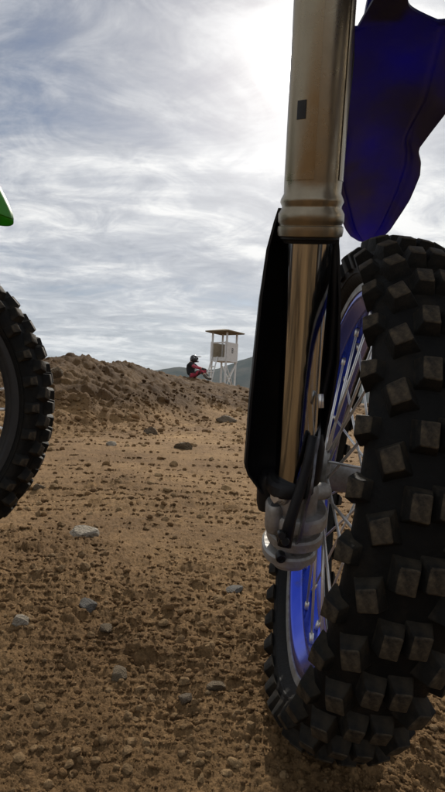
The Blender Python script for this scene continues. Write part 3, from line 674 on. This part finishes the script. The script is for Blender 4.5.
strap('fender_mount', [INV @ c2w(x, d + .03, u + .004), INV @ c2w(x, d - .02, u + .03), INV @ c2w(x + .002, d - .06, u + .10)], [.02, .022, .03], .006, M_FBLUE, fen)
back = Vector((.78, -.62, 0)).normalized(); headp = P0 + AX * (LEN + .15) - L * .1025
rc = Vector((headp.x, headp.y, 0)) + back * 1.18; rc.z = float(H(rc.x, rc.y)) - .01
body_rest(bike, headp, back, rc, M_FBLUE, M_BLUE, INV)

# ------------------------------------------------------------------ the green motorcycle at the left
L2 = Vector((-F2.y, F2.x, 0)); U2 = Vector((0, 0, 1))
c2 = LW.copy(); g2 = c2.z - .345
gb = empty('motorcycle', (c2.x, c2.y, g2)); INV2 = Matrix.Translation(-Vector((c2.x, c2.y, g2)))
tag(gb, 'green motocross bike with black rim, only its front wheel and fender tip showing', 'motorcycle')
wheel(gb, INV2 @ frameM(c2, L2, F2, U2), M_BLKM, phase=.02, front=False)
ax2 = (U2 * math.cos(math.radians(26)) - F2 * math.sin(math.radians(26)))
for s in (-1, 1):
    b2 = c2 + L2 * .105 * s - F2 * .03
    fork_tube('fork_inner_tube', INV2 @ b2, ax2, [(.024, -.02), (.024, .33)], M_CHROME, gb, FV)
    fork_tube('fork_outer_tube', INV2 @ b2, ax2, [(.025, .30), (.033, .30), (.033, .34), (.029, .36), (.030, .80)], M_GOLD, gb, FV)
    ell('fork_foot', [(0, 0, .026, .03, -.05), (0, 0, .03, .04, -.03), (0, .01, .03, .045, .01), (0, 0, .027, .03, .05)], M_CAST, gb, alongM(INV2 @ b2, ax2, FV))
    shell('fork_guard', INV2 @ b2, ax2, F2, [(.036, z, 0, .006, -20, 200) for z in (.0, .1, .2, .34)], 0, 0, .003, M_BLK, gb)
tube('axle', [INV2 @ (c2 - L2 * .13), INV2 @ (c2 + L2 * .13)], .011, M_STEEL, gb, 14)
hp2 = c2 - F2 * .03 + ax2 * .68
for k in (.56, .76):
    p = c2 - F2 * .03 + ax2 * k; box('triple_clamp', .30, .085, .035, M_BLKM, gb, INV2 @ frameM(p, L2, ax2.cross(L2), ax2), .012)
hb2 = c2 - F2 * .03 + ax2 * .84
tube('handlebar', [INV2 @ (hb2 + L2 * a - F2 * b + U2 * c) for a, b, c in ((.40, .14, .07), (.22, .07, .06), (.12, 0, 0), (-.12, 0, 0), (-.22, .07, .06), (-.40, .14, .07))], .0125, M_BLKM, gb, 12)
tube('bar_riser', [INV2 @ (hp2), INV2 @ hb2], .02, M_BLKM, gb, 10)
tipW = at(13.5, 219, .93)
def f2sec(s):
    base = c2 - F2 * .03 + ax2 * .52
    nose = tipW + (base - tipW - F2 * (base - tipW).dot(F2)) * 0 
    p = base.lerp(nose, s); p = p + U2 * (.03 * math.sin(math.pi * max(0, s)) + .075 * min(1, max(0, (1 - s)) / .10) ** .75)
    h = .075 * min(1, max(0, 1.0 - s) ** .5 * 2.2 + .03)
    nd = .062 * min(1, max(0, (1 - s)) / .10) ** .75 * min(1, max(0, (s - .45) / .3)); out = []
    for k in range(13):
        t = -1 + 2 * k / 12; out.append(INV2 @ (p + L2 * (h * t) - U2 * (.030 * t * t * min(1, h / .06) + nd * t ** 4)))
    for k in range(12, -1, -1):
        t = -1 + 2 * k / 12; out.append(INV2 @ (p + L2 * (h * t) - U2 * (.030 * t * t * min(1, h / .06) + nd * t ** 4 - .003)))
    return out
loft('front_fender', [f2sec(s) for s in list(np.linspace(-.15, .9, 22)) + [.92, .94, .955, .97, .98, .99, .996, 1.0]], M_FGREEN, gb)
rc2 = Vector((hp2.x, hp2.y, 0)) - F2 * 1.18; rc2.z = float(H(rc2.x, rc2.y)) - .01
body_rest(gb, hp2, -F2, rc2, M_FGREEN, M_BLKM, INV2)

# ------------------------------------------------------------------ watch tower behind the bank
DT = 36.0; S_ = DT / FPX
M_PAINT = mat('white_painted_timber', (0.72, 0.71, 0.68), 0.7, 0, (6, (0.52, 0.49, 0.43), 0.5, 0.8))
M_PLY = mat('beige_plywood', (0.42, 0.35, 0.25), 0.8, 0, (5, (0.33, 0.27, 0.19), 0.4, 0.7))
M_ROOF = mat('roof_board', (0.24, 0.19, 0.11), 0.9, 0, (4, (0.17, 0.13, 0.08), 0.4, 0.7))
M_DARK = mat('dark_paint', (0.02, 0.02, 0.022), 0.7)
tb = at(222.5, 384, DT); tgz = float(H(tb.x, tb.y, False)) - .1
tower = empty('watch_tower', (tb.x, tb.y, tgz)); tower.rotation_euler = (0, 0, math.radians(-35))
tag(tower, 'white timber watch tower with flat roof and ladder behind the dirt bank', 'tower')
def zt(py): return at(222.5, py, DT).z - tgz
HW = 0.62
ztop, zc1, zc0 = zt(333), zt(343), zt(361)
PX = [(-HW, -HW), (HW, -HW), (HW, HW), (-HW, HW)]
for x, y in PX: box('post', .11, .11, ztop, M_PAINT, tower, T((x, y, ztop / 2)), .008)
box('platform', 2 * HW + .2, 2 * HW + .2, .08, M_PAINT, tower, T((0, 0, zc0 - .02)), .01)
def panel(name, a, b, z0, z1, m, th=.035):
    a = Vector((*a, 0)); b = Vector((*b, 0)); x = (b - a).normalized(); o = link(name, box_me(name, (b - a).length, th, z1 - z0), m, tower, frameM((a + b) / 2 + Vector((0, 0, (z0 + z1) / 2)), x, Vector((0, 0, 1)).cross(x), Vector((0, 0, 1))), False); return o
E_ = HW + .075
# right-hand face (towards +x) white with a dark mark, left-hand face (towards -y) lower board with open top
pr = panel('cabin_panel', (E_, -E_), (E_, E_), zc0 + .02, zc1, M_PAINT)
panel('cabin_panel', (-E_ + .04, E_), (E_ - .04, E_), zc0 + .02, zc1, M_PLY)
panel('cabin_panel', (-E_, E_), (-E_, -E_), zc0 + .02, zc1, M_PLY)
panel('cabin_board', (-E_ + .03, -E_), (E_ - .03, -E_), zc0 + .02, zc0 + .22, M_PAINT)
panel('hand_rail', (-E_ + .03, -E_), (E_ - .03, -E_), zc1 - .10, zc1, M_PAINT, .05)
for x in (-E_ + .09, E_ - .09): panel('cabin_board', (x - .06, -E_ - .03), (x + .06, -E_ - .03), zc0 + .02, zc1 + .03, M_PAINT)
# dark numeral-like mark built from small strokes on the right face
for (dy, dz, sy, sz) in ((0, .15, .16, .05), (0, 0, .16, .05), (0, -.15, .16, .05), (.065, .075, .05, .15), (-.065, .075, .05, .15), (.065, -.075, .05, .15), (-.065, -.075, .05, .15)):
    box('painted_mark', .006, sy, sz, M_DARK, pr, Matrix.Rotation(math.radians(-90), 4, 'Z') @ T((.022, dy, .08 + dz)))
zr = ztop; RO = 1.02
rv = [(-RO, -RO, zr), (RO, -RO, zr), (RO, RO, zr), (-RO, RO, zr), (-RO, -RO, zr + .08), (RO, -RO, zr + .08), (RO, RO, zr + .08), (-RO, RO, zr + .08), (0, 0, zr + .30), (0, 0, zr + .20)]
roof = link('roof', pyd('roof', rv, [(0, 1, 5, 4), (1, 2, 6, 5), (2, 3, 7, 6), (3, 0, 4, 7), (4, 5, 8), (5, 6, 8), (6, 7, 8), (7, 4, 8), (1, 0, 9), (2, 1, 9), (3, 2, 9), (0, 3, 9)]), M_ROOF, tower, None, False)
for a, b in ((0, 1), (1, 2), (2, 3), (3, 0)):
    tube('rafter', [Vector((rv[a][0] * .94, rv[a][1] * .94, zr + .01)), Vector((rv[b][0] * .94, rv[b][1] * .94, zr + .01))], .035, M_ROOF, roof, 4)
for (a, b) in (((HW, -HW), (HW, HW)), ((-HW, HW), (HW, HW))):
    A_ = Vector((*a, .15)); B_ = Vector((*b, zc0 - .2)); tube('brace', [A_, B_], .045, M_PAINT, tower, 6); tube('brace', [Vector((*b, .15)), Vector((*a, zc0 - .2))], .045, M_PAINT, tower, 6)
# ladder leaning on the left-hand face
lx = -.28
lad = [((lx + s * .24, -E_ - .85, .0), (lx + s * .24, -E_ - .06, zc0 + .25)) for s in (-1, 1)]
for a, b in lad: tube('ladder_rail', [a, b], .045, M_PAINT, tower, 6)
for k in range(6):
    t = (k + .6) / 6.4; a = Vector(lad[0][0]).lerp(Vector(lad[0][1]), t); b = Vector(lad[1][0]).lerp(Vector(lad[1][1]), t); tube('ladder_rung', [a, b], .035, M_PAINT, tower, 6)

# ------------------------------------------------------------------ seated rider on the bank
DP = 18.6
M_JBLK = mat('black_jersey', (0.012, 0.012, 0.014), 0.85); M_JRED = mat('red_jersey', (0.42, 0.03, 0.06), 0.8, 0, (14, (0.55, 0.35, 0.36), 0.5, 0.6)); M_PANT = mat('red_black_trousers', (0.02, 0.018, 0.02), 0.85, 0, (7, (0.42, 0.04, 0.07), 0.47, 0.52))
M_SKIN = mat('skin', (0.42, 0.25, 0.17), 0.6); M_BOOT = mat('boot', (0.10, 0.08, 0.06), 0.6); M_HELM = mat('helmet_shell', (0.02, 0.02, 0.022), 0.3, 0, (9, (0.6, 0.6, 0.6), 0.56, 0.6)); M_GLOVE = mat('glove', (0.03, 0.03, 0.03), 0.8)
sp_ = at(191.5, 377.5, DP); pz = float(H(sp_.x, sp_.y)) - 0.01
sp_.z = pz
person = empty('person', sp_); person.rotation_euler = (0, 0, math.radians(-12))
tag(person, 'rider in black and red motocross kit and helmet sitting on the dirt bank', 'person')
def skin(name, V, E, R, m, parent, sub=2):
    me = bpy.data.meshes.new(name); me.from_pydata(V, E, []); o = bpy.data.objects.new(name, me); COL.objects.link(o); o.parent = parent; me.materials.append(m)
    md = o.modifiers.new('skin', 'SKIN'); md.use_smooth_shade = True
    for i, q in enumerate(me.skin_vertices[0].data): q.radius = (R[i], R[i]); q.use_root = (i == 0)
    s = o.modifiers.new('sub', 'SUBSURF'); s.levels = sub; s.render_levels = sub
    return o
# local: x = facing (right in the picture), y = away, z = up.  Sitting, knees drawn up, arms out to the knees
JV = [(0, 0, .11), (-.05, 0, .27), (-.06, 0, .44), (-.03, 0, .57), (.01, 0, .63), (.04, 0, .70)]
def limb(y): return [(-.02, y * .19, .555), (.17, y * .21, .43), (.40, y * .16, .385), (.47, y * .15, .38)]
def legp(y, k): return [(.04, y * .10, .11), (.40 + .02 * k, y * .15, .30 + .10 * k), (.62, y * .14, .05), (.74, y * .15, .035)]
V = JV[:]; E = [(i, i + 1) for i in range(5)]; R = [.13, .13, .145, .12, .055, .07]
for y in (-1, 1):
    b = len(V); V += limb(y); E += [(3, b), (b, b + 1), (b + 1, b + 2), (b + 2, b + 3)]; R += [.06, .045, .033, .035]
    b = len(V); V += legp(y, 0 if y < 0 else .6); E += [(0, b), (b, b + 1), (b + 1, b + 2), (b + 2, b + 3)]; R += [.085, .062, .048, .04]
skin('body', V, E, R, M_SKIN, person)
skin('jersey', JV[:4] + limb(-1)[:3] + limb(1)[:3], [(0, 1), (1, 2), (2, 3), (3, 4), (4, 5), (5, 6), (3, 7), (7, 8), (8, 9)], [.155, .165, .18, .15, .085, .062, .05, .085, .062, .05], M_JBLK, person)
for y in (-1, 1):
    l_ = limb(y); skin('sleeve', [Vector(l_[0]).lerp(Vector(l_[1]), .35), l_[1], l_[2]], [(0, 1), (1, 2)], [.078, .064, .052], M_JRED, person)
    skin('glove', [l_[2], l_[3], (l_[3][0] + .06, l_[3][1], l_[3][2] - .03)], [(0, 1), (1, 2)], [.045, .047, .03], M_GLOVE, person)
    g_ = legp(y, 0 if y < 0 else .6)
    skin('trouser_leg', [(0, y * .05, .115), g_[0], g_[1], Vector(g_[1]).lerp(Vector(g_[2]), .45)], [(0, 1), (1, 2), (2, 3)], [.14, .105, .078, .065], M_PANT, person)
    skin('boot', [Vector(g_[1]).lerp(Vector(g_[2]), .4), g_[2], (g_[3][0], g_[3][1], g_[3][2])], [(0, 1), (1, 2)], [.068, .06, .05], M_BOOT, person)
he = lathe('helmet', [(0, .155), (.06, .145), (.105, .11), (.128, .05), (.13, -.01), (.122, -.07), (.10, -.11), (.085, -.12)], M_HELM, person, T((.055, 0, .735)) @ Matrix.Diagonal((1.12, .95, 1, 1)), 24)
ell('chin_bar', [(.0, 0, .02, .07, -.03), (0, 0, .026, .085, -.01), (0, 0, .024, .08, .03)], M_HELM, he, T((.135, 0, -.085)), 16)
ell('visor', [(0, 0, .09, .10, 0), (.005, 0, .095, .10, .008), (.0, 0, .085, .09, .014)], M_HELM, he, T((.155, 0, .085)) @ Matrix.Rotation(math.radians(-8), 4, 'Y'), 18)
box('goggles', .03, .15, .07, M_DARK, he, T((.125, 0, .02)), .012)

# ------------------------------------------------------------------ thin daylight haze round the whole place
hz = box('haze', 8400, 8400, 330, None, None, T((0, 0, 150))); hz.data.materials.clear()
mh = bpy.data.materials.new('haze_air'); mh.use_nodes = True; nt = mh.node_tree; nt.nodes.clear()
pv = nt.nodes.new('ShaderNodeVolumePrincipled'); pv.inputs['Color'].default_value = (0.66, 0.82, 1.0, 1); pv.inputs['Density'].default_value = 0.00010; pv.inputs['Anisotropy'].default_value = 0.0
om = nt.nodes.new('ShaderNodeOutputMaterial'); nt.links.new(pv.outputs[0], om.inputs['Volume']); hz.data.materials.append(mh)
tag(hz, 'thin bluish daylight haze in the air over the track', 'haze', kind='stuff')
sc.render.engine = 'CYCLES'
